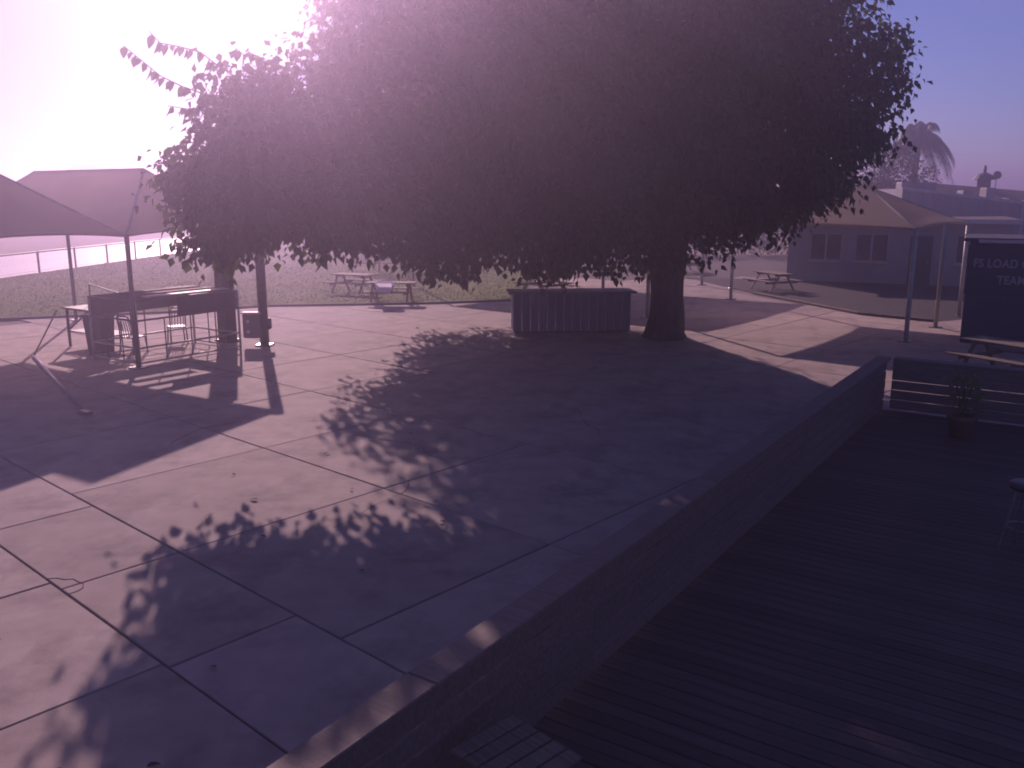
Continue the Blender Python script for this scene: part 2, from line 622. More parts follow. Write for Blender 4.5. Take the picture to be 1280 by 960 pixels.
# right canopy and the one behind the tree
KB = 38.0
k1 = Vector((math.sin(R(KB)), math.cos(R(KB)), 0))
k2 = Vector((-math.cos(R(KB)), math.sin(R(KB)), 0))
K1 = Vector((11.0, 24.3, 0))
canopy('shade_canopy', 'tan fabric canopy on pale posts in front of the windowed building', K1, KB - 90, 6.6, 8.2, 3.12, 4.28, 2.3, 'fabric_tan', post_r=0.065,
       posts=[(0, 0), (3.4, 0), (6.6, 0), (6.6, 8.2), (0, 8.2)])
canopy('shade_canopy', 'tan fabric canopy standing behind the big tree trunk', K1 + k2 * 11.6 + k1 * 2.6, KB - 90, 8.4, 10.0, 3.12, 4.28, 2.3, 'fabric_tan', post_r=0.06)

# ---------------------------------------------------------------- the big mulberry tree
TREE = Vector((4.4, 25.0, 0))
tree = thing('mulberry_tree', 'huge leafy shade tree with thick trunk filling the yard', 'tree', TREE)
prof = [(0, 0, -0.1, .66), (0, 0, .15, .54), (0.03, 0.02, .6, .46), (-.02, 0, 1.2, .44), (-.05, -.05, 1.8, .47), (-.06, -.1, 2.35, .55), (-.05, -.1, 2.7, .40)]
mb = MB()
rr = random.Random(8)
v, f = [], []
nn = 20
for (x, y, z, r) in prof:
    for k in range(nn):
        a = math.tau * k / nn
        q = r * (1 + 0.10 * math.sin(3 * a + z) + 0.06 * math.sin(7 * a + 2.1 * z) + rr.uniform(-.03, .03))
        v.append((x + q * math.cos(a), y + q * math.sin(a), z))
for i in range(len(prof) - 1):
    for k in range(nn):
        a, b = i * nn + k, i * nn + (k + 1) % nn
        f.append((a, b, b + nn, a + nn))
f.append(tuple(range((len(prof) - 1) * nn, len(prof) * nn)))
mb.add(v, f).build('trunk', 'bark', tree, smooth=True)

# crown lobes in world metres: centre, radii
LOBES = [
    (-4.8, 16.7, 4.2, 1.2, 1.2, 1.3), (-5.4, 16.5, 3.8, .85, .9, .95), (-4.4, 17.0, 5.2, 1.3, 1.3, 1.1), (-1.2, 19.0, 3.5, 1.3, 1.3, 1.25), (-3.6, 18.2, 5.2, 1.9, 2.0, 1.6), (-1.0, 18.6, 6.2, 2.7, 2.8, 2.7),
    (2.0, 19.2, 6.5, 3.4, 3.4, 3.4), (5.0, 21.2, 6.3, 3.4, 3.4, 3.2), (6.8, 23.2, 6.5, 2.7, 2.9, 2.6),
    (2.4, 25.0, 7.9, 5.6, 5.2, 2.5), (-1.2, 22.0, 7.2, 3.4, 3.6, 2.8), (1.0, 27.0, 6.4, 4.8, 3.2, 2.6), (5.6, 26.8, 6.8, 3.6, 2.8, 2.4),
    (0.0, 19.3, 3.75, 2.7, 1.9, 1.5), (2.9, 20.3, 3.7, 2.8, 2.0, 1.45), (6.0, 22.2, 4.4, 2.1, 2.0, 1.2), (-3.0, 16.9, 4.0, 1.5, 1.2, 1.1),
    
    (-3.2, 29.6, 4.9, 2.9, 2.7, 2.3), (-4.2, 26.8, 4.9, 2.3, 2.2, 2.0), (-1.4, 25.2, 4.3, 2.6, 2.6, 1.6), (0.4, 29.8, 4.7, 2.9, 2.5, 2.1),
    (-3.4, 32.0, 4.2, 2.1, 2.0, 1.6), (0.0, 32.6, 4.3, 2.5, 2.0, 1.6), (1.5, 30.2, 4.1, 1.8, 2.0, 1.4), (1.4, 22.8, 4.3, 2.6, 2.4, 1.5), (-1.5, 27.5, 7.2, 3.6, 3.4, 2.3), (4.2, 23.2, 4.7, 2.2, 1.9, 1.5),
]
fork = TREE + Vector((-.05, -.1, 2.3))


def limb_path(a, b, bend, n=9, seed=0):
    q = random.Random(seed)
    a, b = Vector(a), Vector(b)
    pts = []
    for i in range(n):
        s = i / (n - 1)
        p = a.lerp(b, s)
        p.z += bend * math.sin(math.pi * s)
        if 0 < i < n - 1:
            p += Vector((q.uniform(-.12, .12), q.uniform(-.12, .12), q.uniform(-.1, .1)))
        pts.append(p)
    return pts


limb_pts = []
for i, lb in enumerate(LOBES):
    tgt = Vector(lb[:3])
    pts = limb_path(fork, tgt, 0.7, 10, i)
    r0 = 0.10 + 0.045 * min(lb[3], 4)
    rad = [r0 * (1 - 0.8 * k / 9) for k in range(10)]
    limb_pts += pts[4:]
    o = MB().tube([p - TREE for p in pts], rad, 8).build('limb', 'bark', tree, smooth=True)
    br = MB()
    q = random.Random(100 + i)
    for j in range(14):
        e = Vector((q.gauss(0, 1), q.gauss(0, 1), q.gauss(0.1, .8))).normalized()
        e = tgt + Vector((e.x * lb[3], e.y * lb[4], e.z * lb[5])) * 0.92
        st = pts[q.choice((5, 6, 7, 8, 9))]
        pp = limb_path(st, e, 0.25, 6, 500 + i * 20 + j)
        br.tube([p - TREE for p in pp], [.05 - .007 * k for k in range(6)], 5)
    tag(br.build('branches', 'bark', o, smooth=True), kind='stuff')


def leaf_arrays(P, D, Nrm, ln, wd):
    """P base points, D leaf axis, Nrm approx normal -> 5 verts and 4 tris per leaf"""
    D = D / np.linalg.norm(D, axis=1, keepdims=True)
    S = np.cross(D, Nrm)
    S /= np.linalg.norm(S, axis=1, keepdims=True) + 1e-9
    Nn = np.cross(S, D)
    ln, wd = ln[:, None], wd[:, None]
    v = np.empty((len(P), 5, 3))
    v[:, 0] = P
    v[:, 1] = P + D * ln * .38 + S * wd * .5 + Nn * wd * .16
    v[:, 2] = P + D * ln * .38 - S * wd * .5 + Nn * wd * .16
    v[:, 3] = P + D * ln * .45
    v[:, 4] = P + D * ln - Nn * ln * .12
    t = np.array([(0, 1, 3), (0, 3, 2), (3, 1, 4), (3, 4, 2)])
    F = (np.arange(len(P))[:, None, None] * 5 + t[None]).reshape(-1, 3)
    return v.reshape(-1, 3), F


def crown():
    g = np.random.default_rng(21)
    Ps, Os = [], []
    for lb in LOBES:
        c, r = np.array(lb[:3]), np.array(lb[3:])
        area = 4 * math.pi * (np.prod(r) ** (2 / 3))
        ncl = int(area * (6.5 if c[0] < -2 and c[1] < 18 else 3.2))
        u = g.normal(size=(ncl, 3))
        u /= np.linalg.norm(u, axis=1, keepdims=True)
        rad = g.uniform(0.42 if c[0] < -2 else 0.62, 1.06, ncl) ** 0.8
        cl = c + u * r * rad[:, None]
        per = 34
        off = g.normal(size=(ncl, per, 3)) * np.array([.24, .24, .20])
        P = (cl[:, None] + off).reshape(-1, 3)
        O = np.repeat(u, per, 0)
        Ps.append(P)
        Os.append(O)
    P, O = np.concatenate(Ps), np.concatenate(Os)
    skirt = np.where((P[:, 0] > -2.6) & (P[:, 1] < 24), 2.22, 2.62) - np.where((P[:, 0] > 5.2), -.3, 0) + .32 * np.sin(P[:, 0] * 2.3 + 1.1 * P[:, 1]) + .26 * np.sin(P[:, 0] * 4.9 - P[:, 1] * 2.2 + 1) + .2 * np.sin(P[:, 1] * 5.3 + P[:, 0])
    k = P[:, 2] > skirt + 0.22 * g.random(len(P))
    # the low skirt ends where the yard shows below the crown
    P, O = P[k], O[k]
    n = len(P)
    D = O * 0.45 + g.normal(size=(n, 3)) * .45 + np.array([0, 0, -.75])
    Nn = O * .5 + g.normal(size=(n, 3)) * .5 + np.array([0, 0, .55])
    ln = g.uniform(.13, .21, n)
    V, F = leaf_arrays(P, D, Nn, ln, ln * g.uniform(.62, .8, n))
    V -= np.array(TREE)
    o = bulk('crown', V, 3, F, 'leaf', tree)
    tag(o, kind='stuff')


crown()

# the long leafy shoots that reach out towards the lawn: leaves that can be picked out one by one
leaf_mesh = []
for kx in range(4):
    L = (.19, .22, .17, .24)[kx]
    W = L * (.62, .55, .66, .5)[kx]
    pts = [(0, 0, 0)]
    m = MB()
    outline = [(0, .0), (.16, .36), (.38, .5), (.62, .40), (.84, .18), (1, 0)]
    top = [(L * a, W * b, W * b * .35 - L * .10 * a * a) for a, b in outline]
    bot = [(x, -y, z) for x, y, z in top[1:-1]]
    mid = [(L * a, 0, -L * .10 * a * a) for a, b in outline[1:-1]]
    v = top + bot + mid
    nT, nB = len(top), len(bot)
    f = []
    for i in range(nB - 1):
        f.append((1 + i, nT + nB + i, nT + nB + i + 1, 2 + i))
        f.append((nT + i, nT + i + 1, nT + nB + i + 1, nT + nB + i))
    f += [(0, nT + nB, 1), (0, nT, nT + nB), (nT - 2, nT + 2 * nB - 1, nT - 1), (nT + nB - 1, nT - 1, nT + 2 * nB - 1)]
    me = bpy.data.meshes.new('leaf')
    me.from_pydata(v, [], f)
    me.materials.append(M['leaf'])
    leaf_mesh.append(me)

SHOOTS = [  # start, end, bend, leaf count
    ((-4.6, 17.4, 5.3), (-7.05, 16.9, 6.65), -.15, 30), ((-4.4, 17.3, 5.6), (-6.45, 16.6, 6.85), .12, 28), ((-4.3, 17.3, 5.3), (-6.3, 16.8, 5.6), .1, 26),
    ((-5.0, 17.2, 4.4), (-6.6, 16.7, 4.35), .18, 26), ((-5.2, 17.2, 4.0), (-6.25, 16.7, 3.55), .15, 22), ((-5.4, 17.2, 3.7), (-6.2, 16.6, 2.95), .12, 22),
    ((-4.2, 17.3, 6.0), (-5.0, 16.8, 6.6), .1, 20), ((-4.9, 17.2, 4.8), (-6.3, 16.6, 4.85), .14, 20), ((-3.2, 17.2, 3.4), (-3.6, 16.7, 2.75), .05, 16),
    ((-2.6, 17.3, 3.4), (-2.9, 16.6, 2.85), .05, 16), ((-4.8, 17.2, 3.6), (-5.3, 16.6, 2.6), .05, 20), ((-1.9, 17.6, 3.2), (-2.1, 17.2, 2.6), .05, 12),
]
nleaf = 0
for si, (a, b, bend, cnt) in enumerate(SHOOTS):
    pts = limb_path(a, b, bend, 9, 900 + si)
    tw = MB().tube([p - TREE for p in pts], [.022 - .0017 * k for k in range(9)], 5).build('twig', 'bark', tree, smooth=True)
    for j in range(cnt):
        s = 0.12 + 0.88 * (j + rnd.random()) / cnt
        i = min(int(s * 8), 7)
        p = pts[i].lerp(pts[i + 1], s * 8 - i)
        tang = (pts[i + 1] - pts[i]).normalized()
        side = tang.cross(Vector((0, 0, 1))) * (1 if j % 2 else -1)
        d = tang * .35 + side * rnd.uniform(.25, .9) + Vector((0, 0, -rnd.uniform(.5, 1.2)))
        q = frame_mat(d, (rnd.uniform(-.6, .6), rnd.uniform(-.8, .8), 1))
        o = bpy.data.objects.new('leaf', leaf_mesh[rnd.randrange(4)])
        col.objects.link(o)
        o.parent = tree
        mw = q.to_4x4() @ Matrix.Scale(rnd.uniform(.9, 1.25), 4)
        mw.translation = p - TREE
        o.matrix_basis = mw
        nleaf += 1

# ---------------------------------------------------------------- objects under the left canopies
t = thing('board_post', 'broad dark square column with a dark board fixed to its top', 'post', (-7.95, 24.35, 0), 33)
MB().box((0, 0, 1.5), (.36, .36, 3.1), bev=.012).build('column', 'dark_steel', t)
MB().box((.12, -.2, 2.62), (.72, .03, .95), bev=.008).build('board', 'dark_panel', t)
MB().box((0, 0, .03), (.50, .50, .07), bev=.01).build('base_plate', 'dark_steel', t)

# tube cage standing below the near end of the tan canopy
cage = thing('tube_cage', 'tube frame cage with a dark solid band round its top', 'cage', (-7.25, 23.2, 0), 213.3)
CW, CL, CH = 1.9, 3.0, 1.55
for (x, y) in ((0, 0), (CW, 0), (CW, CL), (0, CL)):
    MB().tube([(x, y, 0), (x, y, CH)], .03, 8).build('upright', 'pale_steel', cage, smooth=True)
for z in (.06, .42, 1.08, CH):
    for a, b in (((0, 0), (CW, 0)), ((CW, 0), (CW, CL)), ((CW, CL), (0, CL)), ((0, CL), (0, 0))):
        MB().tube([(*a, z), (*b, z)], .024, 8).build('rail', 'pale_steel' if z < 1 else 'dark_steel', cage, smooth=True)
for i in range(1, 4):
    y = CL * i / 4
    MB().tube([(0, y, .05), (0, y, 1.08)], .016, 6).build('bar', 'dark_steel', cage)
    MB().tube([(CW, y, .05), (CW, y, 1.08)], .016, 6).build('bar', 'dark_steel', cage)
for i in range(1, 3):
    x = CW * i / 3
    MB().tube([(x, 0, .05), (x, 0, 1.08)], .016, 6).build('bar', 'dark_steel', cage)
    MB().tube([(x, CL, .05), (x, CL, 1.08)], .016, 6).build('bar', 'dark_steel', cage)
MB().box((CW, CL / 2, 1.31), (.02, CL - .06, .44), bev=.004).build('band_panel', 'dark_panel', cage)
MB().box((0, .95, 1.31), (.02, 1.8, .44), bev=.004).build('band_panel', 'dark_panel', cage)
MB().box((CW / 2, 0, 1.31), (CW - .06, .02, .44), bev=.004).build('band_panel', 'dark_panel', cage)
for i in range(3):
    MB().bar((.25 + .6 * i, .15, CH + .04), (.35 + .6 * i, CL - .5 - .4 * i, CH + .04), .26, .03, bev=.006).build('top_plank', 'trim' if i == 0 else 'wood', cage)

# tall bin
t = thing('waste_bin', 'tall dark square bin beside the workbench under the canopy', 'bin', (-10.55, 22.3, 0), 20)
t.scale = (1.05, 1.05, .84)
m = MB()
m.add([(-.2, -.2, 0), (.2, -.2, 0), (.2, .2, 0), (-.2, .2, 0), (-.25, -.25, 1.15), (.25, -.25, 1.15), (.25, .25, 1.15), (-.25, .25, 1.15)],
      [(3, 2, 1, 0), (4, 5, 6, 7), (0, 1, 5, 4), (1, 2, 6, 5), (2, 3, 7, 6), (3, 0, 4, 7)])
m.build('body', 'plastic', t)
MB().box((0, 0, 1.2), (.56, .56, .10), bev=.04).build('lid', 'plastic', t)
MB().box((.12, -.02, 1.28), (.16, .14, .06), bev=.02).build('lid_knob', 'trim', t)

# workbench with strut
wb = thing('workbench', 'grey steel workbench with lower shelf beside the tall bin', 'workbench', (-11.0, 23.3, 0), 33)
for (x, y) in ((-.9, -.35), (.9, -.35), (.9, .35), (-.9, .35)):
    MB().bar((x, y, -.002), (x, y, 1.02), .06, .06, up=(0, 1, 0), bev=.006).build('leg', 'dark_steel', wb)
MB().box((0, 0, 1.04), (2.0, .82, .05), bev=.01).build('top', 'dark_panel', wb)
MB().box((0, 0, .42), (1.84, .72, .035), bev=.006).build('shelf', 'dark_panel', wb)
MB().tube([(-.9, .35, 1.02), (-.9, .35, 1.62), (.9, .35, 1.40)], .018, 6).build('back_rail', 'dark_steel', wb)
MB().bar((-.9, -.35, .45), (-.9, .35, .95), .04, .04).build('brace', 'dark_steel', wb)


def chair(loc, bearing, label):
    t = thing('patio_chair', label, 'chair', loc, bearing, 'dark patio chairs under the canopy')
    MB().box((0, 0, .44), (.46, .46, .035), bev=.015).build('seat', 'plastic', t)
    for (x, y) in ((-.2, -.2), (.2, -.2)):
        MB().tube([(x, y, .44), (x * 1.12, y * 1.15, 0)], .018, 6).build('leg', 'plastic', t)
    for x in (-.2, .2):
        MB().tube([(x * 1.12, .27, 0), (x, .21, .44), (x, .25, .75), (x * .9, .31, .98)], .018, 6).build('rear_leg', 'plastic', t)
    for k in range(5):
        x = -.15 + .075 * k
        MB().tube([(x, .21, .46), (x, .255, .74), (x * .9, .305, .95)], .013, 5).build('back_slat', 'plastic', t)
    MB().tube([(-.18, .31, .98), (-.1, .325, 1.01), (.1, .325, 1.01), (.18, .31, .98)], .02, 6).build('back_rail', 'plastic', t)
    return t


chair((-9.75, 22.4, 0), 200, 'dark slatted patio chair beside the tall square bin')
chair((-9.3, 24.2, 0), 150, 'dark slatted patio chair close to the tube cage')

# lying pole and slanting guy rope
t = thing('lying_pole', 'grey pole lying in the canopy shade with a bracket at its end', 'pole', (-12.1, 21.9, 0.03), 0)
MB().tube([(0, 0, 0), (4.1, -5.9, 0)], .035, 8).build('shaft', 'steel', t, smooth=True)
MB().box((4.15, -5.97, .01), (.30, .12, .07), R and Matrix.Rotation(-.6, 3, 'Z'), bev=.01).build('end_bracket', 'steel', t)
gr = MB().tube([(-11.95, 23.0, 1.05), (-12.05, 21.8, 0.02)], .022, 6).build('guy_rope', 'rope')
tag(gr, 'taut rope slanting from the workbench down to the lying pole', 'rope')

# ---------------------------------------------------------------- picnic tables
def make_table(label, loc, bearing):
    t = thing('picnic_table', label, 'picnic table', loc, bearing, 'wooden picnic tables in the yard')
    for k in range(5):
        MB().box((0, -.30 + .15 * k, .745), (1.85, .14, .04), bev=.008).build('table_board', 'wood', t)
    for s in (-1, 1):
        for k in range(2):
            MB().box((0, s * (.66 + .15 * k), .45), (1.85, .14, .04), bev=.008).build('bench_board', 'wood', t)
        for e in (-.68, .68):
            MB().bar((e, s * .16, .722), (e, s * .62, -.005), .05, .09, up=(1, 0, 0), bev=.006).build('leg', 'wood', t)
    for e in (-.63, .63):
        MB().box((e, 0, .385), (.045, 1.62, .09), bev=.006).build('bench_bearer', 'wood', t)
        MB().box((e, 0, .678), (.045, .70, .085), bev=.006).build('table_bearer', 'wood', t)
    return t


T0 = make_table('picnic table with a white tub on its bench at the lawn edge', (-4.6, 33.6, 0.0), 3)
dup(T0, (-6.6, 36.8, 0.03), 25, 'picnic table with sunlit top standing alone out on the lawn')
dup(T0, (11.2, 37.9, 0), 70, 'picnic table beyond the sunlit concrete, before the pale building')
dup(T0, (9.3, 47.5, 0), 80, 'picnic table with pale boards seen just right of the trunk')
dup(T0, (6.6, 49.0, 0), 70, 'picnic table with pale boards seen just left of the trunk')
dup(T0, (4.3, 51.0, 0), 95, 'picnic table standing before the yellow-green shrub')
dup(T0, (11.2, 19.6, 0), 62, 'picnic table between the dark sign hut and the deck railing')
dup(T0, (1.3, 36.5, 0), 50, 'picnic table in deep shade below the far canopy')

t = thing('storage_tub', 'white translucent plastic tub on the picnic bench', 'tub', (-4.75, 32.82, 0.47), 5)
m = MB()
m.add([(-.26, -.18, 0), (.26, -.18, 0), (.26, .18, 0), (-.26, .18, 0), (-.33, -.22, .36), (.33, -.22, .36), (.33, .22, .36), (-.33, .22, .36)],
      [(3, 2, 1, 0), (0, 1, 5, 4), (1, 2, 6, 5), (2, 3, 7, 6), (3, 0, 4, 7)])
m.build('body', 'tub', t)
m = MB()
for a, b in (((-.34, -.23), (.34, -.23)), ((.34, -.23), (.34, .23)), ((.34, .23), (-.34, .23)), ((-.34, .23), (-.34, -.23))):
    m.bar((*a, .36), (*b, .36), .03, .035)
m.build('rim', 'tub', t)

# mesh screen on posts behind the picnic table
t = thing('mesh_screen', 'tall grey mesh screen on three posts behind the picnic tables', 'screen', (-8.4, 46.5, 0.03), 95)
MX = (0, 1.45, 3.0)
for x in MX:
    MB().tube([(0, x, 0), (0, x, 2.3)], .06, 8).build('post', 'dark_steel', t)
for z in (.5, 2.1):
    MB().tube([(0, 0, z), (0, 3.0, z)], .035, 6).build('rail', 'dark_steel', t)
m = MB()
for i in range(46):
    y = 3.0 * i / 45
    m.box((0, y, 1.3), (.008, .012, 1.58))
for i in range(24):
    m.box((0.009, 1.5, .52 + 1.56 * i / 23), (.008, 3.0, .012))
tag(m.build('wire_mesh', 'dark_steel', t), kind='stuff')

# serving counter left of the trunk
M['counter'] = material('blue_grey_boards', (0.19, 0.20, 0.25), (0.13, 0.135, 0.17), 2.5, 0.75, 0.3, 12, stretch=(8, 8, 1), obj_var=0.12)
t = thing('serving_counter', 'long blue-grey boarded counter in deep shade beside the trunk', 'counter', (1.75, 26.4, 0), -5)
for k in range(14):
    MB().box((-1.75 + .25 * (k + .5), -.45, .60), (.242, .03, 1.12), bev=.006).build('front_board', 'counter', t)
for sx in (-1, 1):
    for k in range(3):
        MB().box((sx * 1.735, -.29 + .28 * k, .60), (.03, .272, 1.12), bev=.006).build('side_board', 'counter', t)
MB().box((0, -.06, 1.19), (3.8, 1.1, .06), bev=.012).build('counter_top', 'counter', t)
MB().box((0, .1, .30), (3.4, .7, .03), bev=.005).build('inner_shelf', 'wood', t)
MB().box((0, -.42, .03), (3.4, .02, .07)).build('plinth', 'dark_panel', t)

# slim pole near the far canopy
t = thing('lamp_pole', 'slim pale pole standing between the trunk and the tan canopy', 'pole', (9.6, 38.5, 0), 0)
MB().tube([(0, 0, -.05), (0, 0, 3.6)], [.06, .045], 8).build('shaft', 'steel', t, smooth=True)
MB().box((0, 0, .02), (.24, .24, .05), bev=.01).build('base_plate', 'steel', t)
MB().box((0, -.2, 3.62), (.12, .5, .07), bev=.02).build('arm', 'steel', t)

# ---------------------------------------------------------------- deck and railing in the foreground
ra = Vector((0.557, 0.830, 0)).normalized()         # along the railing
rb = Vector((ra.y, -ra.x, 0))                        # to the right, over the deck
O = Vector((-0.15, 5.44, 0))
RB = math.degrees(math.atan2(ra.x, ra.y))
DZ = 0.28
S0, S1 = -5.5, 11.9
deck = thing('timber_deck', 'dark timber deck of cross boards behind the railing', 'deck', O, RB)
pm = bpy.data.meshes.new('plank')
q = MB().box((0, 0, 0), (4.8, .138, .035), bev=.006)
pm.from_pydata(q.v, [], q.f)
pm.materials.append(M['deck'])
n = int((S1 - S0) / .146)
for i in range(n):
    o = bpy.data.objects.new('plank', pm)
    col.objects.link(o)
    o.parent = deck
    o.location = (2.36 + rnd.uniform(-.012, .012), S0 + .146 * (i + .5), DZ - .0175 + rnd.uniform(-.003, .002))
    o.rotation_euler = (0, 0, rnd.uniform(-.0012, .0012))
for x in (.05, 2.4, 4.7):
    MB().box((x, (S0 + S1) / 2, (DZ - .04) / 2 - .01), (.06, S1 - S0 - .05, DZ - .03), bev=.005).build('joist', 'deck', deck)

rail = thing('deck_railing', 'timber railing with wide cap board along the deck edge', 'railing', O, RB)
CAP = 1.2
for a, b in ((S0, -.8), (-.795, 3.7), (3.705, 8.2), (8.205, S1 + .1)):
    MB().box((.075, (a + b) / 2, CAP - .02), (.24, b - a, .045), bev=.008).build('cap_board', 'rail', rail)
for a, b in ((S0, 1.2), (1.205, 6.9), (6.905, S1)):
    for k in range(5):
        MB().box((.135 + rnd.uniform(-.003, .003), (a + b) / 2, CAP - .135 - .172 * k), (.035, b - a, .158), Matrix.Rotation(rnd.uniform(-.002, .002), 3, 'X'), bev=.006).build('side_board', 'rail', rail)
y = S0 + .2
while y < S1 + .1:
    MB().box((.06, y, CAP / 2 - .022), (.09, .09, CAP - .044), bev=.006).build('post', 'rail', rail)
    y += 1.93
# return of the railing along the deck's far end
rail2 = thing('deck_railing', 'short timber railing closing the far end of the deck', 'railing', O + ra * S1, RB)
MB().box((2.55, .12, CAP - .02), (4.6, .24, .045), bev=.008).build('cap_board', 'rail', rail2)
MB().box((2.55, .05, CAP - .135), (4.6, .035, .18), bev=.005).build('top_rail_board', 'rail', rail2)
for k in range(1, 5):
    MB().box((2.55, .05, CAP - .135 - .172 * k), (4.6, .035, .158), bev=.006).build('side_board', 'rail', rail2)
for x in (1.6, 3.2, 4.75):
    MB().box((x, .12, CAP / 2 - .022), (.09, .09, CAP - .044), bev=.006).build('post', 'rail', rail2)


def deck_pt(s, r, z=DZ):
    p = O + ra * s + rb * r
    return (p.x, p.y, z)


# wooden cross-legged side table near the bottom of the view
t = thing('folding_table', 'small slatted folding table with crossed legs on the deck', 'table', deck_pt(-.62, .62), RB + 12)
for k in range(5):
    MB().box((-.24 + .12 * k, 0, .52), (.105, .52, .022), bev=.005).build('slat', 'wood', t)
for x in (-.22, .22):
    MB().bar((x, -.24, .50), (x, .24, 0), .04, .022, up=(1, 0, 0)).build('leg', 'wood', t)
    MB().bar((x * .86, .24, .50), (x * .86, -.24, 0), .04, .022, up=(1, 0, 0)).build('leg', 'wood', t)
for yy in (-.22, .22):
    MB().box((0, yy, .497), (.50, .03, .022)).build('bearer', 'wood', t)

# steel-legged stools further along the deck
def stool(loc, bearing, label):
    t = thing('bar_stool', label, 'stool', loc, bearing, 'bar stools on the deck')
    MB().lathe([(.05, .70), (.17, .70), (.185, .72), (.185, .75), (.16, .77), (.03, .77)], n=18).build('seat', 'plastic', t, smooth=True)
    for k in range(4):
        a = math.tau * (k + .5) / 4
        MB().tube([(.10 * math.cos(a), .10 * math.sin(a), .70), (.22 * math.cos(a), .22 * math.sin(a), 0)], .013, 6).build('leg', 'steel', t)
    ring = [(.165 * math.cos(math.tau * k / 16), .165 * math.sin(math.tau * k / 16), .28) for k in range(17)]
    MB().tube(ring, .009, 5).build('foot_ring', 'steel', t)
    return t


stool(deck_pt(7.1, 2.9), 20, 'dark round bar stool on the deck near the sign hut')
stool(deck_pt(5.9, 2.75), 60, 'dark round bar stool standing alone mid deck')

# potted plant beside the deck end
t = thing('potted_plant', 'leafy yellow-green plant in a clay pot at the deck end', 'plant', deck_pt(10.6, 1.55), 0)
MB().lathe([(.13, 0), (.19, .28), (.21, .30), (.21, .35), (.17, .35), (.16, .31)], n=18).build('pot', 'terracotta', t, smooth=True)
g = np.random.default_rng(44)
n = 170
Pp = np.stack([g.normal(0, .12, n), g.normal(0, .12, n), g.uniform(.36, .95, n)], 1)
Dd = np.stack([Pp[:, 0] * 4, Pp[:, 1] * 4, g.uniform(-.2, .7, n)], 1) + g.normal(size=(n, 3)) * .3
V, F = leaf_arrays(Pp, Dd, g.normal(size=(n, 3)) * .4 + np.array([0, 0, 1]), g.uniform(.10, .17, n), g.uniform(.04, .07, n))
tag(bulk('foliage', V, 3, F, 'shrub', t), kind='stuff')
m = MB()
for k in range(6):
    a = k * 1.05
    m.tube([(0, 0, .30), (.06 * math.cos(a), .06 * math.sin(a), .6), (.14 * math.cos(a), .14 * math.sin(a), .85)], .008, 5)
m.build('stems', 'bark', t)

# ---------------------------------------------------------------- sign hut
hut = thing('sign_hut', 'low dark blue hut carrying a lettered board, beside the deck', 'hut', (12.35, 24.2, 0), 27)
MB().box((2.6, 1.25, 1.37), (5.0, 2.5, 2.80), bev=.02).build('wall', 'hut', hut)
rf = MB().box((2.6, 1.2, 2.83), (5.3, 2.9, .10), bev=.02).build('roof', 'dark_panel', hut)
MB().box((2.75, -.275, 2.80), (4.9, .04, .09), bev=.01).build('fascia', 'trim', rf)
sb = MB().box((1.72, -.045, 2.02), (3.3, .05, 1.32), bev=.008).build('sign_board', 'navy', hut)


def text_mesh(body, size, loc, parent, name='lettering'):
    cu = bpy.data.curves.new('text', 'FONT')
    cu.body = body
    cu.size = size
    cu.align_x = 'CENTER'
    cu.extrude = .004
    cu.offset = .008
    cu.space_character = 1.06
    tmp = bpy.data.objects.new('text', cu)
    col.objects.link(tmp)
    dg = bpy.context.evaluated_depsgraph_get()
    me = bpy.data.meshes.new_from_object(tmp.evaluated_get(dg))
    bpy.data.objects.remove(tmp)
    o = link(name, me, 'letters', parent)
    me.materials.clear()
    me.materials.append(M['letters'])
    o.location = loc
    o.rotation_euler = (R(90), 0, 0)
    o.scale = (.82, 1, 1)
    return o


text_mesh('FS LOAD ORGANIZERS', .315, (1.62, -.076, 2.10), sb)
text_mesh('TEAM ROOM', .315, (1.62, -.076, 1.66), sb)
wd = MB().box((4.2, -.03, 1.5), (.8, .06, 1.0), bev=.01).build('window', 'trim', hut)
MB().box((4.2, -.064, 1.5), (.68, .012, .88)).build('pane', 'glass', wd)

# ---------------------------------------------------------------- windowed building behind the right canopy
bld = thing('pale_building', 'long pale stucco building with windows and dark door', 'building', (13.2, 42.5, 0), 24)
W_ = 9.2
# wall is built in pieces around the openings so that the windows sit in real recesses
openings = [(1.0, 2.4, 1.0, 2.25), (3.0, 4.4, 1.0, 2.25), (5.3, 6.25, 0.0, 2.2), (7.2, 8.4, 1.0, 2.25)]
m = MB()
xs = 0.0
for (x0, x1, z0, z1) in openings:
    m.box(((xs + x0) / 2, .15, 1.4), (x0 - xs, .3, 2.9))
    if z0 > 0:
        m.box(((x0 + x1) / 2, .15, (z0 - .05) / 2), (x1 - x0, .3, z0 + .05))
    m.box(((x0 + x1) / 2, .15, (z1 + 2.85) / 2), (x1 - x0, .3, 2.85 - z1))
    xs = x1
m.box(((xs + W_) / 2, .15, 1.4), (W_ - xs, .3, 2.9))
m.box((.15, 3.15, 1.4), (.3, 5.7, 2.9)).box((W_ - .15, 3.15, 1.4), (.3, 5.7, 2.9)).box((W_ / 2, 6.1, 1.4), (W_, .3, 2.9))
m.build('wall', 'stucco', bld)
